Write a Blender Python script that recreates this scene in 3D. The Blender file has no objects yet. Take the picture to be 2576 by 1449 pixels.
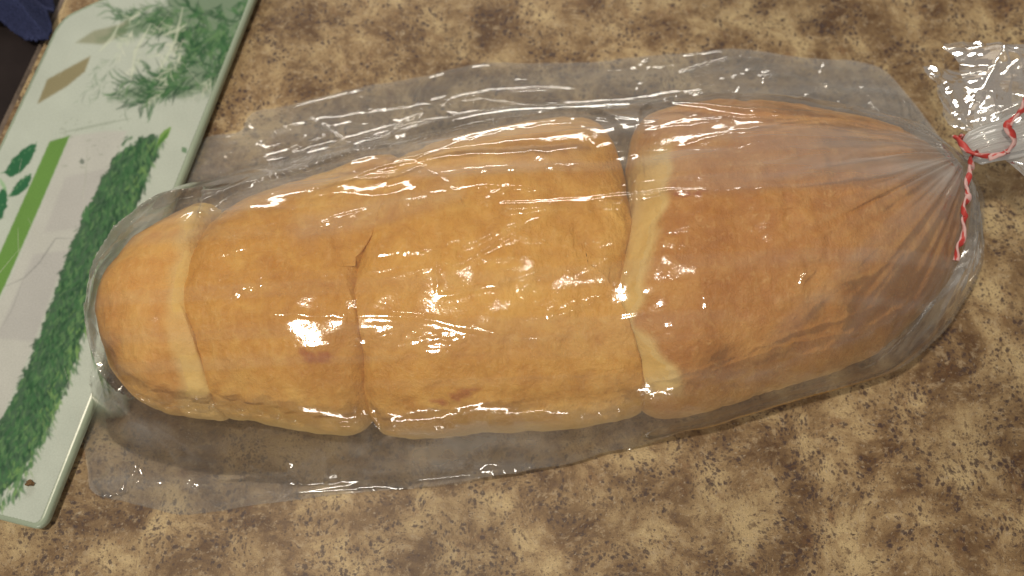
import bpy, bmesh, math, random
import numpy as np
from mathutils import Vector, Matrix
from mathutils.bvhtree import BVHTree

random.seed(4)
RNG = np.random.RandomState(7)
SC = bpy.context.scene
COL = SC.collection
R = math.radians

# ------------------------------------------------------------------ camera
TILT, DIST, FPX = R(19.0), 0.38, 887.0
cam_d = bpy.data.cameras.new('camera')
cam = bpy.data.objects.new('camera', cam_d)
COL.objects.link(cam)
cam.location = (0, -DIST * math.sin(TILT), DIST * math.cos(TILT))
cam.rotation_euler = (TILT, 0, 0)
cam_d.sensor_width = 36
cam_d.lens = 36 * FPX / 1024
cam_d.clip_start = 0.01
cam_d.clip_end = 50
cam_d.dof.use_dof = True
cam_d.dof.focus_distance = 0.335
cam_d.dof.aperture_fstop = 6.5
SC.camera = cam

# ------------------------------------------------------------------ world and added lights
w = bpy.data.worlds.new('World')
SC.world = w
w.use_nodes = True
bg = w.node_tree.nodes['Background']
bg.inputs[0].default_value = (1.0, 0.86, 0.72, 1)
bg.inputs[1].default_value = 0.30


def lamp(name, loc, target, size, size_y, power, color):
    d = bpy.data.lights.new(name, 'AREA')
    d.shape = 'RECTANGLE'
    d.size, d.size_y = size, size_y
    d.energy = power
    d.color = color
    o = bpy.data.objects.new(name, d)
    COL.objects.link(o)
    o.location = loc
    o.rotation_euler = (Vector(target) - Vector(loc)).to_track_quat('-Z', 'Y').to_euler()
    return o


lamp('added_key_light', (-0.20, -0.08, 0.90), (0, 0, 0), 0.036, 0.036, 5.4, (1.0, 0.86, 0.68))  # unseen main light, added to suit the highlights and shadows
for dx_, dy_ in ((-0.05, 0.0), (0.03, 0.03)):
    lamp('added_glint_light', (0.02 + dx_, 0.22 + dy_, 1.30), (0, 0, 0), 0.022, 0.022, 0.5, (1.0, 0.90, 0.76))  # unseen small lights, added for glints over the middle rolls
lamp('added_far_light', (-0.15, 1.32, 0.52), (0, 0, 0), 0.95, 0.15, 11.0, (1.0, 0.93, 0.82))  # unseen wide light, added for long streaks on the upper film
lamp('added_low_light', (-0.12, -1.25, 0.20), (0, 0, 0), 0.55, 0.07, 5.0, (1.0, 0.93, 0.82))  # unseen low light on the near side, added for streaks along the lower film

SC.view_settings.view_transform = 'Standard'
SC.view_settings.look = 'None'
SC.view_settings.exposure = -0.2
SC.view_settings.gamma = 1.0
SC.render.engine = 'CYCLES'
SC.cycles.use_denoising = True
SC.cycles.max_bounces = 10
SC.cycles.transparent_max_bounces = 16
SC.cycles.sample_clamp_indirect = 4.0

# ------------------------------------------------------------------ tracing helpers
# a traced point (in a 2576 wide tracing of the place) -> the world point at height z
CX, SX = math.cos(TILT), math.sin(TILT)
K = 1024 / 2576


def at(px, py, z=0.0):
    a = (np.asarray(px, float) * K - 512) / FPX
    b = -(np.asarray(py, float) * K - 288) / FPX
    # ray: right*a + up*b + forward ; right=(1,0,0) up=(0,CX,SX) forward=(0,SX,-CX)
    dx, dy, dz = a, b * CX + SX, b * SX - CX
    k = (np.asarray(z, float) - DIST * CX) / dz
    return dx * k, -DIST * SX + dy * k


def spline(pts, n, closed=True):
    P = np.asarray(pts, float)
    if closed:
        Q = np.vstack([P[-1:], P, P[:2]])
    else:
        Q = np.vstack([2 * P[0:1] - P[1:2], P, 2 * P[-1:] - P[-2:-1]])
    out = []
    for i in range(1, len(Q) - 2):
        t = np.linspace(0, 1, 24, endpoint=False)[:, None]
        a, b, c, d = Q[i - 1], Q[i], Q[i + 1], Q[i + 2]
        out.append(0.5 * (2 * b + (c - a) * t + (2 * a - 5 * b + 4 * c - d) * t ** 2 + (3 * b - a - 3 * c + d) * t ** 3))
    out = np.vstack(out + ([] if closed else [P[-1:]]))
    if closed:
        out = np.vstack([out, out[:1]])
    s = np.r_[0, np.cumsum(np.linalg.norm(np.diff(out, axis=0), axis=1))]
    q = np.linspace(0, s[-1], n, endpoint=not closed)
    return np.stack([np.interp(q, s, out[:, k]) for k in range(out.shape[1])], 1)


def _hash(ix, iy, iz):
    h = (ix * 374761393 + iy * 668265263 + iz * 1274126177) & 0xffffffff
    h = ((h ^ (h >> 13)) * 1103515245) & 0xffffffff
    return ((h ^ (h >> 16)) & 0xffff) / 65535.0


def vnoise(x, y, z=0.0):
    x, y, z = np.broadcast_arrays(np.asarray(x, float), np.asarray(y, float), np.asarray(z, float))
    ix, iy, iz = np.floor(x).astype(np.int64), np.floor(y).astype(np.int64), np.floor(z).astype(np.int64)
    fx, fy, fz = x - ix, y - iy, z - iz
    fx, fy, fz = (f * f * f * (f * (f * 6 - 15) + 10) for f in (fx, fy, fz))
    r = 0
    for dx in (0, 1):
        for dy in (0, 1):
            for dz in (0, 1):
                wgt = (fx if dx else 1 - fx) * (fy if dy else 1 - fy) * (fz if dz else 1 - fz)
                r = r + wgt * _hash(ix + dx, iy + dy, iz + dz)
    return r * 2 - 1


def fbm(x, y, z=0.0, oct=4):
    r, a, f = 0, 0.5, 1.0
    for k in range(oct):
        r = r + a * vnoise(x * f + 17.3 * k, y * f + 5.1 * k, np.asarray(z) * f + 9.7 * k)
        a *= 0.5
        f *= 2.03
    return r


def crumple(x, y, n=46, seed=1, ext=(0, 1, 0, 1)):
    """faceted sheet: the upper envelope of random tilted planes, as crushed film lies"""
    rs = np.random.RandomState(seed)
    h = np.zeros_like(x)
    cx, cy = rs.uniform(ext[0], ext[1], n), rs.uniform(ext[2], ext[3], n)
    ang = rs.uniform(0, 6.283, n)
    for i in range(n):
        d = (x - cx[i]) * math.cos(ang[i]) + (y - cy[i]) * math.sin(ang[i])
        along = -(x - cx[i]) * math.sin(ang[i]) + (y - cy[i]) * math.cos(ang[i])
        L = rs.uniform(0.1, 0.3) * (ext[1] - ext[0])
        Wd = rs.uniform(0.02, 0.06) * (ext[1] - ext[0])
        h = h + rs.uniform(-0.6, 1) * np.exp(-np.abs(d) / Wd) * np.exp(-(along / L) ** 2)
    return h


def seg_dist(X, Y, P):
    """distance to a polyline and the fraction along it"""
    best = np.full(X.shape, 1e9)
    frac = np.zeros(X.shape)
    L = np.r_[0, np.cumsum(np.linalg.norm(np.diff(P, axis=0), axis=1))]
    for i in range(len(P) - 1):
        a, b = P[i], P[i + 1]
        v = b - a
        l2 = max(v @ v, 1e-12)
        t = np.clip(((X - a[0]) * v[0] + (Y - a[1]) * v[1]) / l2, 0, 1)
        d = np.hypot(X - a[0] - t * v[0], Y - a[1] - t * v[1])
        m = d < best
        best[m] = d[m]
        frac[m] = ((L[i] + t * math.sqrt(l2)) / L[-1])[m]
    return best, frac


def inside(X, Y, P):
    r = np.zeros(X.shape, bool)
    n = len(P)
    for i in range(n):
        x1, y1 = P[i]
        x2, y2 = P[(i + 1) % n]
        c = ((y1 > Y) != (y2 > Y))
        if y1 != y2:
            r ^= c & (X < (x2 - x1) * (Y - y1) / (y2 - y1) + x1)
    return r


def smooth(a, lo, hi):
    t = np.clip((a - lo) / (hi - lo), 0, 1)
    return t * t * (3 - 2 * t)


# ------------------------------------------------------------------ object helpers
def empty(name, loc, label, cat, group=None):
    o = bpy.data.objects.new(name, None)
    COL.objects.link(o)
    o.location = loc
    o.empty_display_size = 0.02
    o['label'] = label
    o['category'] = cat
    if group:
        o['group'] = group
    return o


def mesh(name, V, F, mat, parent=None, attrs=None, shade=True):
    me = bpy.data.meshes.new(name)
    V = np.asarray(V, float)
    if parent is not None:
        V = V - np.array(parent.location)
    me.from_pydata(V.tolist(), [], F.tolist() if hasattr(F, 'tolist') else F)
    if attrs:
        for k, a in attrs.items():
            a = np.asarray(a, np.float32)
            if a.ndim == 1:
                at_ = me.attributes.new(k, 'FLOAT', 'POINT')
                at_.data.foreach_set('value', a)
            else:
                at_ = me.attributes.new(k, 'FLOAT_COLOR', 'POINT')
                at_.data.foreach_set('color', np.c_[a, np.ones(len(a))].astype(np.float32).ravel())
    if shade:
        me.polygons.foreach_set('use_smooth', np.ones(len(me.polygons), bool))
    me.materials.append(mat)
    me.update()
    o = bpy.data.objects.new(name, me)
    COL.objects.link(o)
    o.parent = parent
    return o


def grid_faces(nu, nv, wrap_u=False, wrap_v=False):
    i, j = np.meshgrid(np.arange(nu if wrap_u else nu - 1), np.arange(nv if wrap_v else nv - 1), indexing='ij')
    a = i * nv + j
    b = ((i + 1) % nu) * nv + j
    c = ((i + 1) % nu) * nv + (j + 1) % nv
    d = i * nv + (j + 1) % nv
    return np.stack([a, b, c, d], -1).reshape(-1, 4)


def tube(P, ra, rb=None, twist=0.0, n=10, caps=True):
    """swept ellipse along the points P, turning by twist radians per metre"""
    P = np.asarray(P, float)
    N = len(P)
    T = np.gradient(P, axis=0)
    T /= np.linalg.norm(T, axis=1)[:, None]
    ref = np.array([0, 0, 1.0])
    s = np.r_[0, np.cumsum(np.linalg.norm(np.diff(P, axis=0), axis=1))]
    ra = np.broadcast_to(ra, (N,))
    rb = ra if rb is None else np.broadcast_to(rb, (N,))
    V, ang = [], []
    th = np.linspace(0, 2 * math.pi, n, endpoint=False)
    for i in range(N):
        s1 = np.cross(T[i], ref)
        s1 /= max(np.linalg.norm(s1), 1e-9)
        s2 = np.cross(s1, T[i])
        a0 = twist * s[i]
        e1 = s1 * math.cos(a0) + s2 * math.sin(a0)
        e2 = -s1 * math.sin(a0) + s2 * math.cos(a0)
        V.append(P[i] + np.cos(th)[:, None] * e1 * ra[i] + np.sin(th)[:, None] * e2 * rb[i])
        ang.append(th)
    F = grid_faces(N, n, wrap_v=True).tolist()
    if caps:
        F += [list(range(n))[::-1], [(N - 1) * n + k for k in range(n)]]
    return np.vstack(V), F, np.concatenate(ang), np.repeat(s, n)


# ------------------------------------------------------------------ materials
def new_mat(name):
    m = bpy.data.materials.new(name)
    m.use_nodes = True
    nt = m.node_tree
    nt.nodes.clear()
    out = nt.nodes.new('ShaderNodeOutputMaterial')
    return m, nt, out


class NT:
    def __init__(s, nt):
        s.nt = nt

    def n(s, t, **kw):
        nd = s.nt.nodes.new(t)
        for k, v in kw.items():
            setattr(nd, k, v)
        return nd

    def l(s, a, b):
        s.nt.links.new(a, b)

    def noise(s, vec, scale, detail=4, rough=0.55, dist=0.0):
        nd = s.n('ShaderNodeTexNoise')
        nd.inputs['Scale'].default_value = scale
        nd.inputs['Detail'].default_value = detail
        nd.inputs['Roughness'].default_value = rough
        nd.inputs['Distortion'].default_value = dist
        s.l(vec, nd.inputs['Vector'])
        return nd.outputs['Fac']

    def ramp(s, fac, stops):
        nd = s.n('ShaderNodeValToRGB')
        el = nd.color_ramp.elements
        while len(el) < len(stops):
            el.new(0.5)
        for e, (p, c) in zip(el, stops):
            e.position = p
            e.color = (*c, 1) if len(c) == 3 else c
        s.l(fac, nd.inputs[0])
        return nd.outputs[0]

    def step(s, fac, lo, hi, a=0.0, b=1.0):
        nd = s.n('ShaderNodeMapRange', interpolation_type='SMOOTHSTEP')
        nd.inputs[1].default_value, nd.inputs[2].default_value = lo, hi
        nd.inputs[3].default_value, nd.inputs[4].default_value = a, b
        s.l(fac, nd.inputs[0])
        return nd.outputs[0]

    def math(s, op, a, b=None):
        nd = s.n('ShaderNodeMath', operation=op)
        for k, v in enumerate((a, b)):
            if v is None:
                continue
            if isinstance(v, (int, float)):
                nd.inputs[k].default_value = v
            else:
                s.l(v, nd.inputs[k])
        return nd.outputs[0]

    def mix(s, fac, a, b, mode='MIX'):
        nd = s.n('ShaderNodeMix', data_type='RGBA', blend_type=mode)
        for k, v in ((0, fac), (6, a), (7, b)):
            if isinstance(v, (int, float)):
                nd.inputs[k].default_value = v
            elif isinstance(v, tuple):
                nd.inputs[k].default_value = (*v, 1)
            else:
                s.l(v, nd.inputs[k])
        return nd.outputs[2]

    def bump(s, h, strength, dist):
        nd = s.n('ShaderNodeBump')
        nd.inputs['Strength'].default_value = strength
        nd.inputs['Distance'].default_value = dist
        s.l(h, nd.inputs['Height'])
        return nd.outputs[0]

    def attr(s, name):
        return s.n('ShaderNodeAttribute', attribute_name=name)


def principled(x, out, color, rough=0.5, normal=None, spec=0.5, **kw):
    p = x.n('ShaderNodeBsdfPrincipled')
    if isinstance(color, tuple):
        p.inputs['Base Color'].default_value = (*color, 1)
    else:
        x.l(color, p.inputs['Base Color'])
    if isinstance(rough, (int, float)):
        p.inputs['Roughness'].default_value = rough
    else:
        x.l(rough, p.inputs['Roughness'])
    p.inputs['Specular IOR Level'].default_value = spec
    for k, v in kw.items():
        p.inputs[k.replace('_', ' ')].default_value = v
    if normal is not None:
        x.l(normal, p.inputs['Normal'])
    x.l(p.outputs[0], out.inputs[0])
    return p


def granite():
    m, nt, out = new_mat('granite_laminate')
    x = NT(nt)
    co = x.n('ShaderNodeNewGeometry').outputs['Position']
    warp = x.n('ShaderNodeTexNoise')
    warp.inputs['Scale'].default_value = 40
    x.l(co, warp.inputs['Vector'])
    wv = x.n('ShaderNodeVectorMath', operation='MULTIPLY_ADD')
    x.l(warp.outputs['Color'], wv.inputs[0])
    wv.inputs[1].default_value = (0.012, 0.012, 0.0)
    x.l(co, wv.inputs[2])
    v = wv.outputs[0]
    big = x.noise(v, 40, 6, 0.66, 0.3)
    c = x.ramp(big, [(0.36, (0.110, 0.062, 0.030)), (0.46, (0.225, 0.150, 0.078)), (0.54, (0.345, 0.252, 0.138)), (0.63, (0.50, 0.395, 0.225))])
    mid = x.noise(v, 230, 6, 0.72)
    c = x.mix(x.step(mid, 0.52, 0.64, 0, 0.55), c, (0.44, 0.355, 0.235))
    c = x.mix(x.step(mid, 0.47, 0.36, 0, 0.75), c, (0.120, 0.076, 0.050))
    red = x.noise(v, 85, 4, 0.65)
    c = x.mix(x.step(red, 0.58, 0.70, 0, 0.45), c, (0.185, 0.092, 0.045))
    dr = x.noise(co, 48, 5, 0.65)
    for vs, lo_, amt in ((400, 0.46, 0.8), (760, 0.45, 0.65)):
        vo = x.n('ShaderNodeTexVoronoi')
        vo.inputs['Scale'].default_value = vs
        x.l(v, vo.inputs['Vector'])
        sepv = x.n('ShaderNodeSeparateColor')
        x.l(vo.outputs['Color'], sepv.inputs[0])
        # only some cells are flecks, more of them inside the drifts; ragged rims from fine noise
        pick = x.step(x.math('ADD', x.math('MULTIPLY', sepv.outputs[0], 0.28), x.math('MULTIPLY', dr, 1.1)), lo_ + 0.26, lo_ + 0.31)
        rag = x.math('ADD', vo.outputs['Distance'], x.math('MULTIPLY', x.noise(co, vs * 3.0, 3, 0.65), 0.9))
        c = x.mix(x.math('MULTIPLY', x.math('MULTIPLY', pick, x.step(rag, 0.90, 0.72)), amt), c, (0.052, 0.034, 0.036))
    fl2 = x.noise(v, 1000, 3, 0.6)
    c = x.mix(x.step(fl2, 0.57, 0.68, 0, 0.70), c, (0.060, 0.038, 0.034))
    pale = x.noise(v, 620, 3, 0.6)
    c = x.mix(x.step(pale, 0.60, 0.72, 0, 0.55), c, (0.50, 0.44, 0.34))
    fine = x.noise(co, 2200, 3, 0.7)
    c = x.mix(0.5, c, x.ramp(fine, [(0.3, (0.22, 0.22, 0.22)), (0.7, (0.78, 0.78, 0.78))]), 'OVERLAY')
    c = x.mix(0.55, c, x.ramp(x.noise(co, 9, 2, 0.5), [(0.35, (0.38, 0.38, 0.38)), (0.65, (0.60, 0.60, 0.60))]), 'OVERLAY')
    nrm = x.bump(x.noise(co, 500, 3), 0.10, 0.0006)
    principled(x, out, c, 0.50, nrm, 0.35)
    return m


def crust(name, pale, midc, dark, seed):
    m, nt, out = new_mat(name)
    x = NT(nt)
    tc = x.n('ShaderNodeTexCoord').outputs['Object']
    mp = x.n('ShaderNodeMapping')
    mp.inputs['Location'].default_value = (seed, seed * 0.7, 0)
    x.l(tc, mp.inputs[0])
    v = mp.outputs[0]
    big = x.noise(v, 24, 5, 0.62, 0.5)
    sm = x.noise(v, 150, 6, 0.68, 0.4)
    f = x.math('ADD', x.math('MULTIPLY', big, 0.55), x.math('MULTIPLY', sm, 0.45))
    c = x.ramp(f, [(0.36, dark), (0.49, midc), (0.61, pale)])
    fl = x.noise(v, 330, 5, 0.7, 0.5)
    c = x.mix(x.step(fl, 0.56, 0.70, 0, 0.38), c, (0.80, 0.56, 0.24))
    c = x.mix(x.step(fl, 0.42, 0.30, 0, 0.40), c, dark)
    # the browned tan fades on the flanks, lightened further to offset the shade low down
    tan = x.attr('tan').outputs['Fac']
    c = x.mix(tan, c, (0.74, 0.555, 0.225))
    mk = x.attr('mark').outputs['Fac']
    c = x.mix(x.math('MULTIPLY', mk, 0.7), c, (0.36, 0.095, 0.030))
    st = x.n('ShaderNodeMapping')
    st.inputs['Scale'].default_value = (1.0, 0.22, 1.0)
    x.l(v, st.inputs[0])
    fib = x.noise(st.outputs[0], 420, 4, 0.6, 0.4)
    c = x.mix(x.step(fib, 0.55, 0.75, 0, 0.30), c, (0.75, 0.50, 0.20))
    h = x.math('ADD', x.math('MULTIPLY', sm, 1.3), x.math('MULTIPLY', x.math('ADD', fib, fl), 0.5))
    nrm = x.bump(h, 0.48, 0.0026)
    principled(x, out, c, 0.42, nrm, 0.45)
    return m


def crumb_mat():
    m, nt, out = new_mat('pale_crumb')
    x = NT(nt)
    tc = x.n('ShaderNodeTexCoord').outputs['Object']
    a = x.noise(tc, 60, 4, 0.6)
    c = x.ramp(a, [(0.35, (0.68, 0.47, 0.150)), (0.6, (0.77, 0.58, 0.235))])
    nrm = x.bump(x.noise(tc, 420, 4, 0.7), 0.5, 0.0012)
    principled(x, out, c, 0.8, nrm, 0.15)
    return m


def film_mat(name, haze=1.0):
    m, nt, out = new_mat(name)
    x = NT(nt)
    tc = x.n('ShaderNodeNewGeometry').outputs['Position']
    hz = x.attr('haze').outputs['Fac']
    ct = x.attr('contact').outputs['Fac']
    fine = x.noise(tc, 900, 3, 0.6)
    med = x.noise(tc, 160, 3, 0.6)
    h = x.math('ADD', x.math('MULTIPLY', med, 1.2), x.math('MULTIPLY', x.math('MULTIPLY', fine, ct), 0.9))
    nrm = x.bump(h, 0.16, 0.0007)
    tr = x.n('ShaderNodeBsdfTransparent')
    tr.inputs[0].default_value = (0.965, 0.965, 0.96, 1)
    df = x.n('ShaderNodeBsdfDiffuse')
    df.inputs[0].default_value = (0.72, 0.75, 0.77, 1)
    tl = x.n('ShaderNodeBsdfTranslucent')
    tl.inputs[0].default_value = (0.72, 0.75, 0.77, 1)
    dm = x.n('ShaderNodeMixShader')
    dm.inputs[0].default_value = 0.45
    x.l(df.outputs[0], dm.inputs[1])
    x.l(tl.outputs[0], dm.inputs[2])
    m1 = x.n('ShaderNodeMixShader')
    x.l(x.math('MULTIPLY', hz, haze), m1.inputs[0])
    x.l(tr.outputs[0], m1.inputs[1])
    x.l(dm.outputs[0], m1.inputs[2])
    gl = x.n('ShaderNodeBsdfGlossy')
    gl.inputs['Roughness'].default_value = 0.085
    gl.inputs[0].default_value = (1, 1, 1, 1)
    x.l(nrm, gl.inputs['Normal'])
    fr = x.n('ShaderNodeFresnel')
    fr.inputs[0].default_value = 1.5
    x.l(nrm, fr.inputs['Normal'])
    m2 = x.n('ShaderNodeMixShader')
    x.l(x.math('MINIMUM', x.math('MULTIPLY', fr.outputs[0], 1.3), 0.75), m2.inputs[0])
    x.l(m1.outputs[0], m2.inputs[1])
    x.l(gl.outputs[0], m2.inputs[2])
    x.l(m2.outputs[0], out.inputs[0])
    return m


def simple(name, color, rough, spec=0.5, grain=0.0, scale=300, **kw):
    m, nt, out = new_mat(name)
    x = NT(nt)
    tc = x.n('ShaderNodeTexCoord').outputs['Object']
    n_ = x.noise(tc, scale, 4, 0.6)
    dark = tuple(v * (1 - grain) for v in color)
    lite = tuple(min(1, v * (1 + grain)) for v in color)
    c = x.ramp(n_, [(0.3, dark), (0.7, lite)])
    principled(x, out, c, rough, x.bump(n_, 0.25, 0.0005), spec, **kw)
    return m


def vcol(name, rough, spec=0.5, **kw):
    m, nt, out = new_mat(name)
    x = NT(nt)
    tc = x.n('ShaderNodeTexCoord').outputs['Object']
    n_ = x.noise(tc, 1400, 2, 0.6)
    c = x.mix(0.10, x.attr('print').outputs['Color'], x.ramp(n_, [(0.3, (0.2, 0.2, 0.2)), (0.7, (0.8, 0.8, 0.8))]), 'OVERLAY')
    principled(x, out, c, rough, x.bump(n_, 0.05, 0.0002), spec, **kw)
    return m


# ------------------------------------------------------------------ the setting
def slab(name, poly, z0, z1, mat):
    n = len(poly)
    V = [(p[0], p[1], z1) for p in poly] + [(p[0], p[1], z0) for p in poly]
    F = [list(range(n)), list(range(n, 2 * n))[::-1]]
    F += [[i, i + n, (i + 1) % n + n, (i + 1) % n] for i in range(n)]
    # wind outwards
    area = sum(poly[i][0] * poly[(i + 1) % n][1] - poly[(i + 1) % n][0] * poly[i][1] for i in range(n))
    if area < 0:
        F = [f[::-1] for f in F]
    o = mesh(name, V, F, mat, shade=False)
    o['kind'] = 'structure'
    return o


# left edge of the counter: runs just under the board's left edge
e0 = np.array(at(142, 45, 0.0))
e1 = np.array(at(10, 322, 0.0))
ed = (e0 - e1) / np.linalg.norm(e0 - e1)
en = np.array([ed[1], -ed[0]])                   # towards the right
mid = (e0 + e1) / 2
A = mid + ed * 0.75
B = mid - ed * 0.75
slab('counter', [tuple(A), tuple(B), (1.0, B[1]), (1.0, A[1])], -0.03, 0.0, granite())
dark = simple('dark_enamel', (0.020, 0.015, 0.016), 0.5, 0.25, 0.25, 60)
A2, B2 = A - en * 0.0035, B - en * 0.0035
slab('dark_counter', [tuple(A2), tuple(B2), (-1.0, B2[1]), (-1.0, A2[1])], -0.03, -0.003, dark)
trim_m = simple('worn_metal', (0.23, 0.19, 0.16), 0.5, 0.5, 0.5, 120, Metallic=0.7)
slab('trim_strip', [tuple(A - en * 0.0032), tuple(B - en * 0.0032), tuple(B - en * 0.0004), tuple(A - en * 0.0004)], -0.02, -0.0012, trim_m)

# ------------------------------------------------------------------ cutting board
BZ0, BZ1 = 0.0030, 0.0078            # it stands on small feet
bl = [(150, 54), (-210, 830), (-295, 1215), (106, 1331), (655, -52), (800, -415), (640, -420), (300, -5)]
bl = [(138, 66), (-180, 735), (-430, 1200), (92, 1331), (114, 1312), (371, 667), (635, 4), (700, -160), (420, -66), (246, -2), (165, 36)]
board_xy = np.array([at(a, b, BZ1) for a, b in bl])


def round_poly(P, r, seg=7):
    out = []
    n = len(P)
    for i in range(n):
        a, b, c = P[i - 1], P[i], P[(i + 1) % n]
        u, v = (a - b), (c - b)
        lu, lv = np.linalg.norm(u), np.linalg.norm(v)
        k = min(r, lu * 0.45, lv * 0.45)
        p, q = b + u / lu * k, b + v / lv * k
        for t in np.linspace(0, 1, seg):
            out.append((1 - t) ** 2 * p + 2 * t * (1 - t) * b + t * t * q)
    return np.array(out)


outl = round_poly(board_xy, 0.006)
board = empty('cutting_board', (float(outl[:, 0].mean()), float(outl[:, 1].mean()), 0.0),
              'white glass cutting board printed with green herbs, lying at the left edge of the counter', 'cutting board')


def inset(P, d):
    n = len(P)
    s = np.sign(sum(P[i][0] * P[(i + 1) % n][1] - P[(i + 1) % n][0] * P[i][1] for i in range(n)))
    out = []
    for i in range(n):
        t = P[(i + 1) % n] - P[i - 1]
        t = t / max(np.linalg.norm(t), 1e-9)
        out.append(P[i] + d * s * np.array([-t[1], t[0]]))
    return np.array(out)


rings = []
for dz, di in ((0.0, 0.0010), (0.0009, 0.0), (0.0034, 0.0), (0.0042, 0.0004), (0.0047, 0.0013)):
    q = inset(outl, di)
    rings.append(np.c_[q, np.full(len(q), BZ0 + dz)])
nb = len(outl)
V = np.vstack(rings)
F = grid_faces(len(rings), nb, wrap_v=True).tolist()
F += [list(range(nb))[::-1], [(len(rings) - 1) * nb + k for k in range(nb)]]
glass_m = simple('green_glass', (0.30, 0.38, 0.30), 0.3, 0.6, 0.05, 80)
gb = mesh('glass_slab', V, F, glass_m, board)
bmx = bmesh.new()
bmx.from_mesh(gb.data)
bmesh.ops.recalc_face_normals(bmx, faces=bmx.faces)
bmx.to_mesh(gb.data)
bmx.free()
foot_m = simple('grey_rubber', (0.06, 0.06, 0.06), 0.7)
for fx, fy in ((100, 1265), (590, 20), (190, 110)):
    p = np.array(at(fx, fy, 0.0015))
    tv, tf, _, _ = tube(np.array([[p[0] - 0.004, p[1], 0.0], [p[0] - 0.004, p[1], 0.0015], [p[0] - 0.004, p[1], 0.0031]]) + np.array([[0, 0, 0], [1e-5, 0, 0], [0, 0, 0]]), np.array([0.005, 0.0052, 0.0045]), n=16)
    mesh('rubber_foot', tv, tf, foot_m, board)

# the print: strokes rasterised in the board's own plane, then carried by a fine sheet under the gloss
PX0, PY0, PX1, PY1, PS = -60.0, -60.0, 700.0, 1345.0, 1.0
IW, IH = int((PX1 - PX0) / PS), int((PY1 - PY0) / PS)
GX, GY = np.meshgrid(PX0 + (np.arange(IW) + 0.5) * PS, PY0 + (np.arange(IH) + 0.5) * PS)
IMG = np.empty((IH, IW, 3))
IMG[:] = (0.445, 0.515, 0.475)


def sub(x0, x1, y0, y1):
    a = max(0, int((x0 - PX0) / PS)); b = min(IW, int((x1 - PX0) / PS) + 1)
    c = max(0, int((y0 - PY0) / PS)); d = min(IH, int((y1 - PY0) / PS) + 1)
    return slice(c, max(c, d)), slice(a, max(a, b))


def poly_fill(P, col, alpha=1.0, soft=2.0, rough=0.0, rs=0.05):
    P = np.array(P, float)
    s = sub(P[:, 0].min() - 20, P[:, 0].max() + 20, P[:, 1].min() - 20, P[:, 1].max() + 20)
    X, Y = GX[s], GY[s]
    if rough:
        X = X + rough * fbm(X * rs, Y * rs, 3.3)
        Y = Y + rough * fbm(X * rs, Y * rs, 7.9)
    ins = inside(X, Y, P)
    d, _ = seg_dist(X, Y, np.vstack([P, P[:1]]))
    sd = np.where(ins, d, -d)
    a = alpha * smooth(sd, -soft, soft)[..., None]
    IMG[s] = IMG[s] * (1 - a) + np.array(col) * a


def stroke(P, wd, col, alpha=1.0):
    P = np.array(P, float)
    s = sub(P[:, 0].min() - wd - 2, P[:, 0].max() + wd + 2, P[:, 1].min() - wd - 2, P[:, 1].max() + wd + 2)
    if GX[s].size == 0:
        return
    d, f = seg_dist(GX[s], GY[s], P)
    ww = wd * (0.25 + 0.75 * np.sin(np.clip(f, 0.02, 0.98) * math.pi))
    a = alpha * (1 - smooth(d, ww - 1.0, ww + 1.2))[..., None]
    IMG[s] = IMG[s] * (1 - a) + np.array(col) * a


GREENS = [(0.026, 0.092, 0.040), (0.040, 0.130, 0.055), (0.065, 0.180, 0.075), (0.016, 0.060, 0.032), (0.11, 0.235, 0.10), (0.17, 0.32, 0.11)]
rnd = random.Random(11)
# grey photo strip between the green bars
poly_fill([(178, 342), (265, 330), (320, 330), (262, 470), (170, 640), (85, 870), (-60, 1200), (-60, 880), (20, 715)], (0.46, 0.475, 0.47), 0.75, 5)
poly_fill([(165, 445), (265, 425), (200, 575), (112, 585)], (0.39, 0.40, 0.41), 0.55, 6)
poly_fill([(85, 640), (172, 630), (85, 860), (-10, 850)], (0.37, 0.38, 0.395), 0.55, 6)
for k in range(40):
    a, b = rnd.uniform(150, 330), rnd.uniform(300, 420)
    stroke([(a, b), (a + rnd.uniform(-8, 14), b + rnd.uniform(-6, 3))], rnd.uniform(1.0, 3.2), (0.22, 0.27, 0.22), 0.35)
stroke([(150, 335), (200, 325), (260, 312), (330, 298)], 3, (0.28, 0.34, 0.29), 0.6)
stroke([(205, 400), (207, 407), (209, 402)], 6, (0.10, 0.14, 0.12), 0.8)
stroke([(185, 600), (140, 600), (100, 660), (60, 700), (15, 720)], 1.8, (0.26, 0.28, 0.28), 0.8)
stroke([(60, 700), (30, 780), (0, 830)], 1.6, (0.30, 0.32, 0.32), 0.6)
stroke([(220, 370), (215, 460), (205, 500)], 1.6, (0.36, 0.40, 0.36), 0.6)
# bright green bar
poly_fill([(125, 356), (176, 341), (100, 520), (12, 720), (-60, 860), (-60, 760), (0, 636)], (0.125, 0.270, 0.065), 1.0, 2)
# olive card shapes
poly_fill([(94, 262), (119, 200), (170, 172), (228, 141), (214, 180), (168, 218)], (0.235, 0.215, 0.120), 0.95, 3)
poly_fill([(190, 108), (235, 78), (300, 62), (335, 40), (318, 84), (260, 112)], (0.20, 0.21, 0.11), 0.65, 4)
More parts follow.
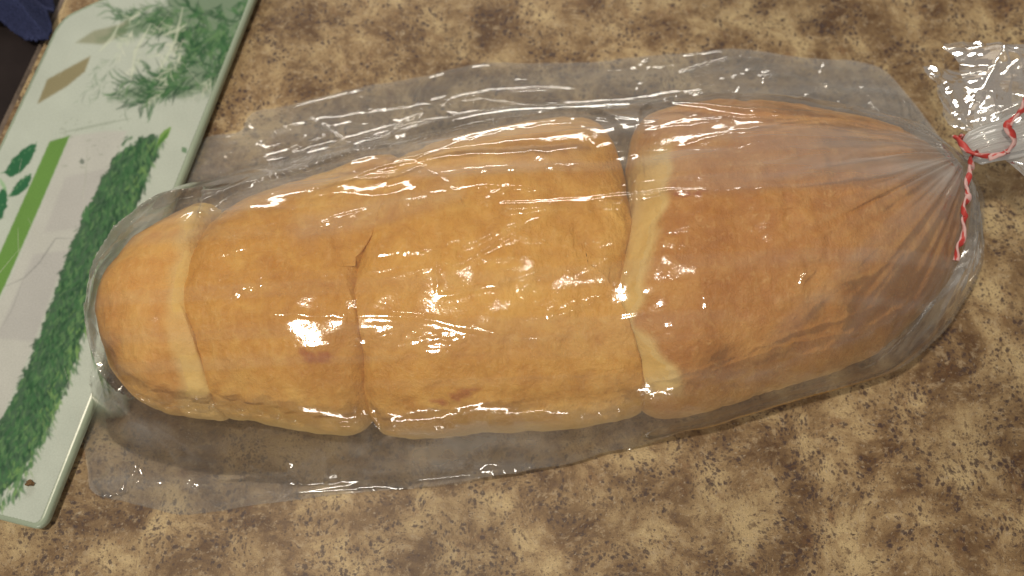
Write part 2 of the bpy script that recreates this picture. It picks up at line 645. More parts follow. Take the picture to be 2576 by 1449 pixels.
# feathery dill: sprays of fine curved strokes
def spray(cx, cy, ang, length, n, wd, spread, alpha, pale=False):
    tip = (cx + math.cos(ang) * length, cy + math.sin(ang) * length)
    bend = rnd.uniform(-0.35, 0.35) * length
    mx_, my_ = (cx + tip[0]) / 2 - math.sin(ang) * bend, (cy + tip[1]) / 2 + math.cos(ang) * bend
    for k in range(n):
        t = rnd.random()
        bx = (1 - t) ** 2 * cx + 2 * t * (1 - t) * mx_ + t * t * tip[0]
        by = (1 - t) ** 2 * cy + 2 * t * (1 - t) * my_ + t * t * tip[1]
        a2 = ang + rnd.choice((-1, 1)) * rnd.uniform(0.2, spread)
        L = length * rnd.uniform(0.12, 0.42)
        q = rnd.uniform(-0.4, 0.4)
        pts = [(bx, by), (bx + math.cos(a2) * L * 0.5, by + math.sin(a2) * L * 0.5), (bx + math.cos(a2 + q) * L, by + math.sin(a2 + q) * L)]
        c = rnd.choice([(0.62, 0.68, 0.58), (0.50, 0.60, 0.48)]) if pale else rnd.choice(GREENS[:5])
        stroke(pts, rnd.uniform(0.6, 1.4) * wd, c, alpha)

poly_fill([(640, 0), (600, 95), (545, 225), (500, 245), (420, 240), (350, 258), (270, 250), (330, 215), (420, 170), (470, 120), (410, 95), (360, 85), (300, 95), (250, 100), (330, 45), (420, 15), (430, -40), (660, -50)], (0.10, 0.19, 0.105), 0.78, 14, 16)
for k in range(26):
    spray(rnd.uniform(440, 640), rnd.uniform(-10, 220), rnd.uniform(0, 6.28), rnd.uniform(60, 150), 26, 3.4, 1.0, 0.55)
for k in range(12):
    spray(rnd.uniform(330, 470), rnd.uniform(20, 90), rnd.uniform(2.5, 3.6), rnd.uniform(60, 130), 16, 2.4, 0.7, 0.45)
for k in range(12):
    spray(rnd.uniform(380, 560), rnd.uniform(170, 235), rnd.uniform(2.7, 3.5), rnd.uniform(60, 140), 18, 2.4, 0.8, 0.5)
for k in range(12):
    spray(rnd.uniform(300, 600), rnd.uniform(10, 220), rnd.uniform(1.6, 3.0), rnd.uniform(50, 110), 12, 2.0, 0.9, 0.38, True)
for k in range(8):
    spray(rnd.uniform(240, 330), rnd.uniform(130, 270), rnd.uniform(1.8, 2.8), rnd.uniform(50, 100), 9, 1.5, 0.6, 0.22)
for (x0, y0, x1, y1, q) in ((300, 60, 250, 130, 8), (380, 60, 330, 200, -15), (410, 90, 470, 60, 10), (460, 20, 400, 180, 12)):
    stroke([(x0, y0), ((x0 + x1) / 2 + q, (y0 + y1) / 2), (x1, y1)], 4, (0.55, 0.63, 0.52), 0.6)
# thyme stripe
th_l = [(330, 320), (285, 400), (215, 530), (175, 629), (85, 878), (-60, 1200)]
th_r = [(430, 320), (395, 380), (350, 500), (315, 600), (305, 629), (243, 742), (221, 799), (187, 923), (147, 1025), (102, 1121), (45, 1234), (-60, 1300)]
poly_fill([(352, 348), (375, 338), (396, 345), (398, 372), (388, 410), (362, 470), (340, 540), (318, 600), (300, 640), (243, 742), (221, 799), (187, 910), (150, 1010), (105, 1110), (45, 1205), (-60, 1290), (-60, 1200), (85, 878), (175, 629), (215, 530), (285, 400)], (0.028, 0.092, 0.042), 0.93, 3, 14, 0.07)
L1, L2 = spline(th_l, 300, False), spline(th_r, 300, False)
for k in range(2200):
    i = rnd.randrange(8, 292)
    t = rnd.random() ** 0.75
    b = L1[i] * (1 - t) + L2[i] * t
    ang = math.atan2(L2[-1][1] - L2[0][1], L2[-1][0] - L2[0][0]) + rnd.uniform(-0.9, 0.5) - (t - 0.4) * 0.6
    L = rnd.uniform(8, 26)
    c = rnd.choice(GREENS[:5]) if t < 0.6 or rnd.random() < 0.4 else rnd.choice(GREENS[2:])
    stroke([b, b + np.array([math.cos(ang), math.sin(ang)]) * L], rnd.uniform(1.6, 4.2), c, 0.55)
for k in range(46):
    i = rnd.randrange(30, 290)
    b = L2[i] - np.array([rnd.uniform(0, 14), 0])
    ang = rnd.uniform(1.45, 2.05)
    stroke([b, b + np.array([math.cos(ang), math.sin(ang)]) * rnd.uniform(16, 44)], rnd.uniform(2, 5), rnd.choice(GREENS[1:]), 0.8)
stroke([(398, 360), (418, 335), (428, 322)], 9, (0.14, 0.30, 0.05), 0.9)
stroke([(392, 372), (410, 350), (424, 330)], 4, (0.06, 0.18, 0.04), 0.8)
stroke([(218, 520), (214, 545), (225, 560)], 8, GREENS[2], 0.9)
stroke([(60, 1170), (45, 1215), (36, 1238)], 5, GREENS[4], 0.9)
stroke([(0, 1180), (-8, 1215), (-16, 1240)], 7, GREENS[2], 0.9)
stroke([(460, 372), (468, 384)], 7, GREENS[2], 0.8)
# basil leaves
for P in ([(10, 435), (30, 400), (60, 372), (92, 360), (82, 400), (55, 432), (25, 446)], [(22, 496), (40, 462), (66, 442), (80, 438), (72, 468), (48, 492)], [(-40, 560), (0, 480), (14, 470), (20, 505), (8, 545), (-20, 580)]):
    poly_fill(P, (0.025, 0.130, 0.060), 1.0, 2, 5, 0.1)
    c0 = np.array(P).mean(0)
    for k in range(7):
        t = k / 6
        b = np.array(P[0]) * (1 - t) + np.array(P[3]) * t
        stroke([b, b + np.array([rnd.uniform(-10, 4), rnd.uniform(-12, 12)])], 2.2, (0.10, 0.26, 0.13), 0.6)
stroke([(0, 450), (10, 470), (16, 480)], 5, (0.25, 0.45, 0.25), 0.8)
# the ink lies under the glass: edges slightly soft
for k in range(5):
    ip = np.pad(IMG, ((1, 1), (1, 1), (0, 0)), mode='edge')
    IMG = (ip[:-2, 1:-1] + ip[2:, 1:-1] + ip[1:-1, :-2] + ip[1:-1, 2:] + 2 * ip[1:-1, 1:-1]) / 6
for k in range(26):                                    # knife scratches
    a_, b_, an_ = rnd.uniform(0, 560), rnd.uniform(0, 1200), rnd.uniform(0.6, 2.4)
    L_ = rnd.uniform(40, 160)
    stroke([(a_, b_), (a_ + L_ * math.cos(an_), b_ + L_ * math.sin(an_))], 0.9, (0.50, 0.53, 0.48), 0.35)
# soft wear of the print
IMG *= (1 + 0.06 * fbm(GX * 0.02, GY * 0.02, 1.0))[..., None]

gx = np.arange(-60, 690, 2.2)
gy = np.arange(-58, 1342, 2.2)
QX, QY = np.meshgrid(gx, gy, indexing='ij')
wx, wy = at(QX, QY, BZ1)
inn = inset(outl, 0.0018)
keep = inside(wx, wy, inn)
idx = -np.ones(keep.shape, int)
idx[keep] = np.arange(keep.sum())
fi = idx[:-1, :-1], idx[1:, :-1], idx[1:, 1:], idx[:-1, 1:]
ok = (fi[0] >= 0) & (fi[1] >= 0) & (fi[2] >= 0) & (fi[3] >= 0)
F = np.stack([f[ok] for f in fi], -1)[:, ::-1]
iu = np.clip(((QX - PX0) / PS).astype(int), 0, IW - 1)
iv = np.clip(((QY - PY0) / PS).astype(int), 0, IH - 1)
colr = IMG[iv, iu][keep]
V = np.c_[wx[keep], wy[keep], np.full(keep.sum(), BZ1 + 0.00005)]
print_m = vcol('herb_print', 0.16, 0.5)
mesh('herb_print', V, F, print_m, board, {'print': colr})

# a crumb lying on the board near its lower corner
def lump(name, px, py, z, rx, ry, rz, mat, label, cat, seed):
    cxy = at(px, py, z)
    u = np.linspace(0, 2 * math.pi, 18, endpoint=False)
    v = np.linspace(-math.pi / 2, math.pi / 2, 10)
    U, Vv = np.meshgrid(u, v, indexing='ij')
    d = np.stack([np.cos(Vv) * np.cos(U), np.cos(Vv) * np.sin(U), np.sin(Vv)], -1)
    k = 1 + 0.45 * vnoise(d[..., 0] * 1.8 + seed, d[..., 1] * 1.8, d[..., 2] * 1.8) + 0.2 * vnoise(d[..., 0] * 5, d[..., 1] * 5 + seed, d[..., 2] * 5)
    P = d * k[..., None] * np.array([rx, ry, rz])
    P[..., 2] -= P[..., 2].min()
    P = P.reshape(-1, 3) + np.array([cxy[0], cxy[1], z])
    o = mesh(name, P, grid_faces(18, 10, wrap_u=True), mat)
    o['label'] = label
    o['category'] = cat
    return o


lump('bread_crumb', 78, 1216, BZ1 + 0.0001, 0.0017, 0.0011, 0.0009, simple('brown_crumb', (0.16, 0.10, 0.05), 0.8, 0.2, 0.5, 700),
     'small brown crumb lying on the white lower corner of the cutting board', 'crumb', 2.0)

# ------------------------------------------------------------------ blue cloth on the dark side
px = np.linspace(-90, 150, 90)
py = np.linspace(-120, 190, 110)
QX, QY = np.meshgrid(px, py, indexing='ij')
clo = spline([(-80, -110), (60, -110), (110, -60), (120, 0), (122, 50), (112, 88), (60, 82), (20, 66), (-20, 40), (-80, 20)], 160)
dd, _ = seg_dist(QX, QY, np.vstack([clo, clo[:1]]))
ins = inside(QX, QY, clo)
X, Y = at(QX, QY, 0.01)
Z = 0.004 + 0.022 * smooth(dd, 0, 40) + 0.006 * fbm(QX * 0.018, QY * 0.03, 2.2) + 0.005 * np.abs(vnoise((QX + QY) * 0.022, (QX - QY) * 0.007, 5.0))
Z = np.maximum(Z, -0.0015)
idx = -np.ones(ins.shape, int)
idx[ins] = np.arange(ins.sum())
fi = idx[:-1, :-1], idx[1:, :-1], idx[1:, 1:], idx[:-1, 1:]
ok = (fi[0] >= 0) & (fi[1] >= 0) & (fi[2] >= 0) & (fi[3] >= 0)
F = np.stack([f[ok] for f in fi], -1)[:, ::-1]
cl = mesh('blue_cloth', np.c_[X[ins], Y[ins], Z[ins]], F, simple('navy_weave', (0.036, 0.046, 0.115), 0.9, 0.1, 0.35, 900))
so = cl.modifiers.new('thickness', 'SOLIDIFY')
so.thickness = 0.0015
cl['label'] = 'dark blue crumpled cloth lying on the dark surface beyond the cutting board'
cl['category'] = 'cloth'

# ------------------------------------------------------------------ bread rolls
ROLLS = [
    dict(label='short rounded end roll of the loaf, in the bag nearest the cutting board', nl=2.2, nr=6, H=0.0545, zm=0.022,
         pts=[(272, 830), (279, 750), (312, 680), (382, 610), (470, 553), (560, 528), (580, 640), (575, 760), (565, 900), (572, 1000), (560, 1052), (450, 1036), (374, 1012), (318, 962), (288, 900)],
         crumb=(0.05, 1.0), cr_lim=0.0, mat=((0.72, 0.450, 0.135), (0.64, 0.350, 0.090), (0.54, 0.262, 0.060), 0.2)),
    dict(label='golden roll with a small reddish scar, second from the cutting board', nl=8, nr=14, H=0.0575, zm=0.024,
         pts=[(486, 860), (498, 740), (533, 640), (590, 565), (700, 500), (850, 448), (960, 412), (1020, 440), (1005, 560), (970, 680), (948, 800), (945, 920), (940, 1030), (890, 1085), (780, 1080), (650, 1062), (550, 1040), (504, 960)],
         crumb=None, cr_lim=0, mat=((0.72, 0.455, 0.120), (0.62, 0.340, 0.072), (0.51, 0.245, 0.045), 1.3)),
    dict(label='long lumpy golden roll in the middle of the loaf under the crossing film creases', nl=14, nr=10, H=0.0575, zm=0.025,
         pts=[(880, 900), (894, 800), (925, 640), (960, 500), (1000, 425), (1100, 378), (1250, 340), (1380, 318), (1475, 318), (1530, 372), (1562, 470), (1584, 580), (1580, 700), (1562, 850), (1580, 970), (1618, 1040), (1500, 1070), (1300, 1085), (1100, 1098), (960, 1090), (912, 1000)],
         crumb=None, cr_lim=0, mat=((0.75, 0.480, 0.130), (0.645, 0.362, 0.078), (0.52, 0.255, 0.046), 2.9)),
    dict(label='large dark brown roll with a pale yellow torn side, nearest the tied end', nl=5.5, nr=2.3, H=0.0655, zm=0.026,
         pts=[(1496, 885), (1520, 720), (1566, 560), (1580, 420), (1616, 325), (1750, 285), (1950, 290), (2150, 325), (2300, 385), (2390, 480), (2415, 580), (2385, 700), (2315, 790), (2220, 872), (2095, 934), (1946, 981), (1798, 1023), (1700, 1048), (1640, 1044), (1570, 980)],
         crumb=(-1.0, -0.15), cr_lim=0.50, mat=((0.62, 0.340, 0.092), (0.52, 0.245, 0.054), (0.42, 0.175, 0.036), 4.4)),
]
CRUMB = crumb_mat()
MARKS = {1: [((775, 905), (830, 912), 14)], 2: [((1140, 1000), (1200, 980), 13), ((1080, 1005), (1120, 1012), 10)], 3: [((1690, 520), (1760, 522), 8)]}
allV, allF, off = [], [], 0
for ri, r in enumerate(ROLLS):
    o2 = spline([(*at(a, b, r['zm']),) for a, b in r['pts']], 220)
    c = o2.mean(0)
    rows = []
    up = np.linspace(0, 1, 64)
    lo = np.linspace(1, 0, 14)[:-1]
    n1, n2 = 2.5, 2.3
    prm = []
    for t in lo:                                   # below the widest line
        rr = (1 - (t ** n2) * 0.55) ** (1 / n2)
        rows.append((rr, rr, rr, r['zm'] - (r['zm'] - 0.0022) * t))
        prm.append(-t)
    for t in up:
        ph = (1 - (1 - t) ** 1.6) * math.pi / 2
        cs = max(math.cos(ph), 1e-9)
        zz = math.sin(ph) ** (2 / 2.3)
        ce = max(cs, 0.06) if min(r['nl'], r['nr']) > 4 else cs      # long rolls close along a ridge, not at a point
        rows.append((ce ** (2 / r['nl']), ce ** (2 / r['nr']), cs ** (2 / 2.3), r['zm'] + (r['H'] - r['zm']) * zz))
        prm.append(zz)
    NR, NA = len(rows), 220
    P = np.zeros((NR, NA, 3))
    dd0 = o2 - c
    sgn = smooth(dd0[:, 0] / np.abs(dd0[:, 0]).max(), -0.5, 0.5)
    for k, (rl, rg, ry, zz) in enumerate(rows):
        P[k, :, 0] = c[0] + dd0[:, 0] * (rl * (1 - sgn) + rg * sgn)
        P[k, :, 1] = c[1] + dd0[:, 1] * ry
        P[k, :, 2] = zz
    # lumps
    ctr = np.array([c[0], c[1], r['zm'] * 0.9])
    D = P - ctr
    D /= np.maximum(np.linalg.norm(D, axis=2), 1e-6)[..., None]
    nz = 0.0024 * fbm(P[..., 0] * 38 + ri * 9, P[..., 1] * 38, P[..., 2] * 38, 3) + 0.0007 * fbm(P[..., 0] * 190, P[..., 1] * 190, P[..., 2] * 190 + ri, 3)
    if ri >= 2:                                    # furrowed crust
        nz -= 0.0007 * smooth(vnoise(P[..., 0] * 160 + ri * 3, P[..., 1] * 45, P[..., 2] * 30) + 0.3 * vnoise(P[..., 0] * 400, P[..., 1] * 300, 0), 0.2, 0.8)
    wgt = smooth(P[..., 2], 0.003, 0.02)
    P = P + D * (nz * wgt)[..., None]
    prm = np.repeat(np.array(prm)[:, None], NA, 1)
    # which faces are torn crumb
    d2 = o2 - c
    dirx = np.repeat((d2[:, 0] / np.linalg.norm(d2, axis=1))[None], NR, 0)
    jit = 0.10 * vnoise(P[..., 0] * 220, P[..., 1] * 220, P[..., 2] * 220 + 3)
    if ri == 3:
        cm = np.zeros(prm.shape, bool)
        lp_ = o2[(d2[:, 0] / np.linalg.norm(d2, axis=1)) < -0.64]
        lp_ = lp_[np.argsort(lp_[:, 1])]
        dl, _ = seg_dist(P[..., 0], P[..., 1], lp_)
        tan4 = smooth(dl + 0.0016 * vnoise(P[..., 1] * 160, P[..., 2] * 90, 3.0) + 0.0006 * jit * 10, 0.0150, 0.0105) * smooth(P[..., 0], c[0] + 0.01, c[0] - 0.01) * smooth(P[..., 2], 0.006, 0.016) * smooth(P[..., 1], at(1600, 400, 0.03)[1], at(1590, 500, 0.03)[1]) * smooth(P[..., 1], at(1640, 1050, 0.025)[1], at(1600, 975, 0.025)[1])
        cm = tan4 > 0.97
    elif ri == 0:
        rq_ = o2[dirx[0] > 0.40]
        rq_ = rq_[np.argsort(rq_[:, 1])]
        dr_, _ = seg_dist(P[..., 0], P[..., 1], rq_)
        tan1 = smooth(dr_ + 0.0012 * vnoise(P[..., 1] * 160, P[..., 2] * 90, 8.0), 0.0130, 0.0080) * (0.75 + 0.25 * vnoise(P[..., 1] * 90, P[..., 2] * 90, 1.0)) * smooth(P[..., 0], c[0], c[0] + 0.006)
        cm = tan1 > 0.72
    else:
        cm = np.zeros(prm.shape, bool)
    tan = smooth(prm, 0.62, -0.15) * 0.62
    if ri == 3:
        tan = np.maximum(tan * 0.5, tan4 * 1.3)
    if ri == 0:
        tan = np.maximum(tan * 0.8, tan1)
    mark = np.zeros(prm.shape)
    for (a, b, wd) in MARKS.get(ri, []):
        # where that scar lies on this surface
        zg = r['H'] * 0.8
        pa = np.array([at(*a, zg), at(*b, zg)])
        dm, _ = seg_dist(P[..., 0], P[..., 1], pa)
        wm = wd * K / FPX * 0.33
        mark = np.maximum(mark, (1 - smooth(dm + 0.0012 * vnoise(P[..., 0] * 500, P[..., 1] * 500, 0), wm * 0.3, wm)) * (P[..., 2] > r['zm']))
    roll = empty('bread_roll', (float(c[0]), float(c[1]), 0.0), r['label'], 'bread roll', 'bread rolls in the plastic bag')
    F = grid_faces(NR, NA, wrap_v=True)
    Vf = P.reshape(-1, 3)
    fc = cm.reshape(-1)[F].sum(1) >= 3
    # full-surface normals so that the crust / crumb border has no shading seam
    fn = np.cross(Vf[F[:, 2]] - Vf[F[:, 0]], Vf[F[:, 3]] - Vf[F[:, 1]])
    vn = np.zeros_like(Vf)
    for k in range(4):
        np.add.at(vn, F[:, k], fn)
    vn /= np.maximum(np.linalg.norm(vn, axis=1), 1e-12)[:, None]
    cmat = crust('crust', *r['mat'])
    for nm, sel, mt in (('crust', ~fc, cmat), ('crumb', fc, CRUMB)):
        if not sel.any():
            continue
        Fs = F[sel]
        used, inv = np.unique(Fs, return_inverse=True)
        ob = mesh(nm, Vf[used], inv.reshape(-1, 4), mt, roll, {'tan': tan.reshape(-1)[used], 'mark': mark.reshape(-1)[used]})
        ob.data.normals_split_custom_set_from_vertices(vn[used].tolist())
    allV.append(Vf)
    allF.append(F + off)
    off += len(Vf)
BV = np.vstack(allV)
bread_bvh = BVHTree.FromPolygons([Vector(v) for v in BV], np.vstack(allF).tolist())

# ------------------------------------------------------------------ the plastic bag
OUT = [(276, 850), (284, 745), (316, 675), (354, 610), (362, 530), (388, 500), (440, 468), (468, 445), (480, 385), (520, 340), (598, 326), (618, 288), (655, 270), (710, 264), (900, 214), (1050, 188), (1200, 155), (1450, 150), (1700, 128), (1850, 118), (2000, 136), (2200, 158), (2310, 208), (2370, 285), (2412, 350), (2445, 378), (2480, 420), (2503, 480), (2500, 560), (2482, 640), (2440, 730), (2376, 830), (2284, 914), (2184, 955), (2002, 1009), (1862, 1052), (1702, 1098), (1600, 1124), (1400, 1172), (1200, 1208), (1100, 1222), (900, 1236), (700, 1262), (520, 1287), (440, 1290), (320, 1264), (232, 1242), (214, 1190), (208, 1100), (228, 1000), (266, 930)]
zo = []
for (a, b) in OUT:
    zo.append(0.003 if not (a > 2280 and b < 900) else 0.012)
    if a > 1590 and b > 700:                            # here the loaf bulges over and the film tucks back under it
        zo[-1] = 0.003 + 0.012 * min(1.0, (a - 1590) / 160.0)
    if a < 270 and 730 < b < 930:
        zo[-1] = 0.012
out_xy = spline([at(a, b, z) for (a, b), z in zip(OUT, zo)], 1400)
q_ = np.linspace(0, 1, 1400, endpoint=False)
oc_ = out_xy - out_xy.mean(0)
out_xy = out_xy + oc_ / np.linalg.norm(oc_, axis=1)[:, None] * (0.0011 * fbm(q_ * 70, 2.0, 1.0, 3) * smooth(np.abs(q_ - 0.5), 0.0, 0.03))[:, None]
GS = 0.00062
x0, y0 = out_xy.min(0) - 0.002
x1, y1 = out_xy.max(0) + 0.002
xs = np.arange(x0, x1, GS)
ys = np.arange(y0, y1, GS)
X, Y = np.meshgrid(xs, ys, indexing='ij')
INS = inside(X, Y, out_xy[::4])

# heights of the bread under the film, on a coarse grid
CS = 2
cxs, cys = xs[::CS], ys[::CS]
HB = np.zeros((len(cxs), len(cys)))
dn = Vector((0, 0, -1))
for i, xx in enumerate(cxs):
    for j, yy in enumerate(cys):
        hit = bread_bvh.ray_cast(Vector((xx, yy, 0.2)), dn)
        if hit[0] is not None:
            HB[i, j] = hit[0].z


def bilin(A_, gx_, gy_, x, y):
    fx = np.clip((x - gx_[0]) / (gx_[1] - gx_[0]), 0, len(gx_) - 1.001)
    fy = np.clip((y - gy_[0]) / (gy_[1] - gy_[0]), 0, len(gy_) - 1.001)
    i, j = fx.astype(int), fy.astype(int)
    a, b = fx - i, fy - j
    return (A_[i, j] * (1 - a) * (1 - b) + A_[i + 1, j] * a * (1 - b) + A_[i, j + 1] * (1 - a) * b + A_[i + 1, j + 1] * a * b)


def rim_z(x, y):
    xa, xb = at(1570, 1120, 0.01)[0], at(1760, 1080, 0.01)[0]
    ya, yb = at(2480, 560, 0.012)[1], at(2440, 720, 0.012)[1]
    lx_ = smooth(x, at(400, 830, 0.01)[0], at(300, 830, 0.01)[0])
    ly_ = smooth(y, at(280, 1010, 0.01)[1], at(280, 920, 0.01)[1]) * smooth(y, at(300, 640, 0.01)[1], at(300, 720, 0.01)[1])
    return 0.0012 + 0.0125 * smooth(x, xa, xb) * smooth(y, ya, yb) + 0.0115 * lx_ * ly_


CXg, CYg = np.meshgrid(cxs, cys, indexing='ij')
cin = inside(CXg, CYg, out_xy[::4])
RZ = rim_z(CXg, CYg)
TZ = 0.047
TIE = np.array(at(2436, 388, TZ))
dT = np.hypot(CXg - TIE[0], CYg - TIE[1])
HD = HB.copy()
for k in range(2):                                      # the film stands a hair off the bread all round
    hp = np.pad(HD, 1, mode='edge')
    HD = np.max([hp[a:a + HD.shape[0], b:b + HD.shape[1]] for a in range(3) for b in range(3)], axis=0)
for k in range(5):
    hp = np.pad(HD, 1, mode='edge')
    HD = (HD * 2 + hp[:-2, 1:-1] + hp[2:, 1:-1] + hp[1:-1, :-2] + hp[1:-1, 2:]) / 6
HD = np.maximum(HD, HB)
obst = np.where(HD > 0.0005, HD + 0.0009, 0.0012)
obst = np.maximum(obst, (TZ - 0.002) - dT * 1.6)      # the gathered neck holds the film up
edge_d, _ = seg_dist(CXg, CYg, np.vstack([out_xy[::6], out_xy[:1]]))
h = obst.copy()
for k in range(24):
    hp = np.pad(h, 1, mode='edge')
    h = np.maximum(obst, (hp[:-2, 1:-1] + hp[2:, 1:-1] + hp[1:-1, :-2] + hp[1:-1, 2:]) / 4)
grav = 0.000012
for k in range(2200):
    hp = np.pad(h, 1, mode='edge')
    av = 0.43 * (hp[:-2, 1:-1] + hp[2:, 1:-1]) + 0.07 * (hp[1:-1, :-2] + hp[1:-1, 2:])
    h = np.maximum(obst, av - grav)
    h[~cin] = RZ[~cin]
    h = np.minimum(h, np.where(cin, RZ + edge_d * 7.0, RZ))
# the slack film tents from the loaf's crest out to the rim: per cross-section, part of the way to its taut chord
def hull(y, z):
    st = []
    for k in range(len(y)):
        while len(st) > 1 and (z[st[-1]] - z[st[-2]]) * (y[k] - y[st[-2]]) <= (z[k] - z[st[-2]]) * (y[st[-1]] - y[st[-2]]):
            st.pop()
        st.append(k)
    return np.interp(y, y[st], z[st])


TT = h.copy()
for i in range(len(cxs)):
    jj = np.nonzero(cin[i])[0]
    if len(jj) < 4:
        continue
    sl = slice(jj[0], jj[-1] + 1)
    hu = hull(cys[sl], h[i, sl])
    crest = cys[sl][np.argmax(h[i, sl])]
    fr_ = np.clip((cys[sl] - crest) / max(cys[sl][-1] - crest, 1e-4), 0, 1)
    wup = np.where(cys[sl] > crest, 0.72 - 0.62 * smooth(fr_, 0.25, 0.85), 0.13)
    TT[i, sl] = h[i, sl] * (1 - wup) + hu * wup
for k in range(10):
    tp_ = np.pad(TT, 1, mode='edge')
    TT = (TT * 2 + tp_[:-2, 1:-1] + tp_[2:, 1:-1] + tp_[1:-1, :-2] + tp_[1:-1, 2:]) / 6
    TT = np.maximum(TT, obst)
    TT[~cin] = RZ[~cin]
h = np.minimum(TT, np.where(cin, RZ + edge_d * 7.0, RZ))
H0 = bilin(h, cxs, cys, X, Y)
for k in range(3):
    hp = np.pad(H0, 1, mode='edge')
    H0 = (H0 * 4 + hp[:-2, 1:-1] + hp[2:, 1:-1] + hp[1:-1, :-2] + hp[1:-1, 2:]) / 8
HBf = bilin(HB, cxs, cys, X, Y)
EDf = bilin(edge_d, cxs, cys, X, Y)


def hfilm(x, y):
    return bilin(H0, xs, ys, np.asarray(x, float), np.asarray(y, float))


def onfilm(px, py, up=0.0):
    z = np.full(np.shape(px), 0.03)
    for k in range(30):
        x_, y_ = at(px, py, z)
        z = 0.6 * z + 0.4 * (hfilm(x_, y_) + up)
    return np.stack([x_, y_, z], -1)


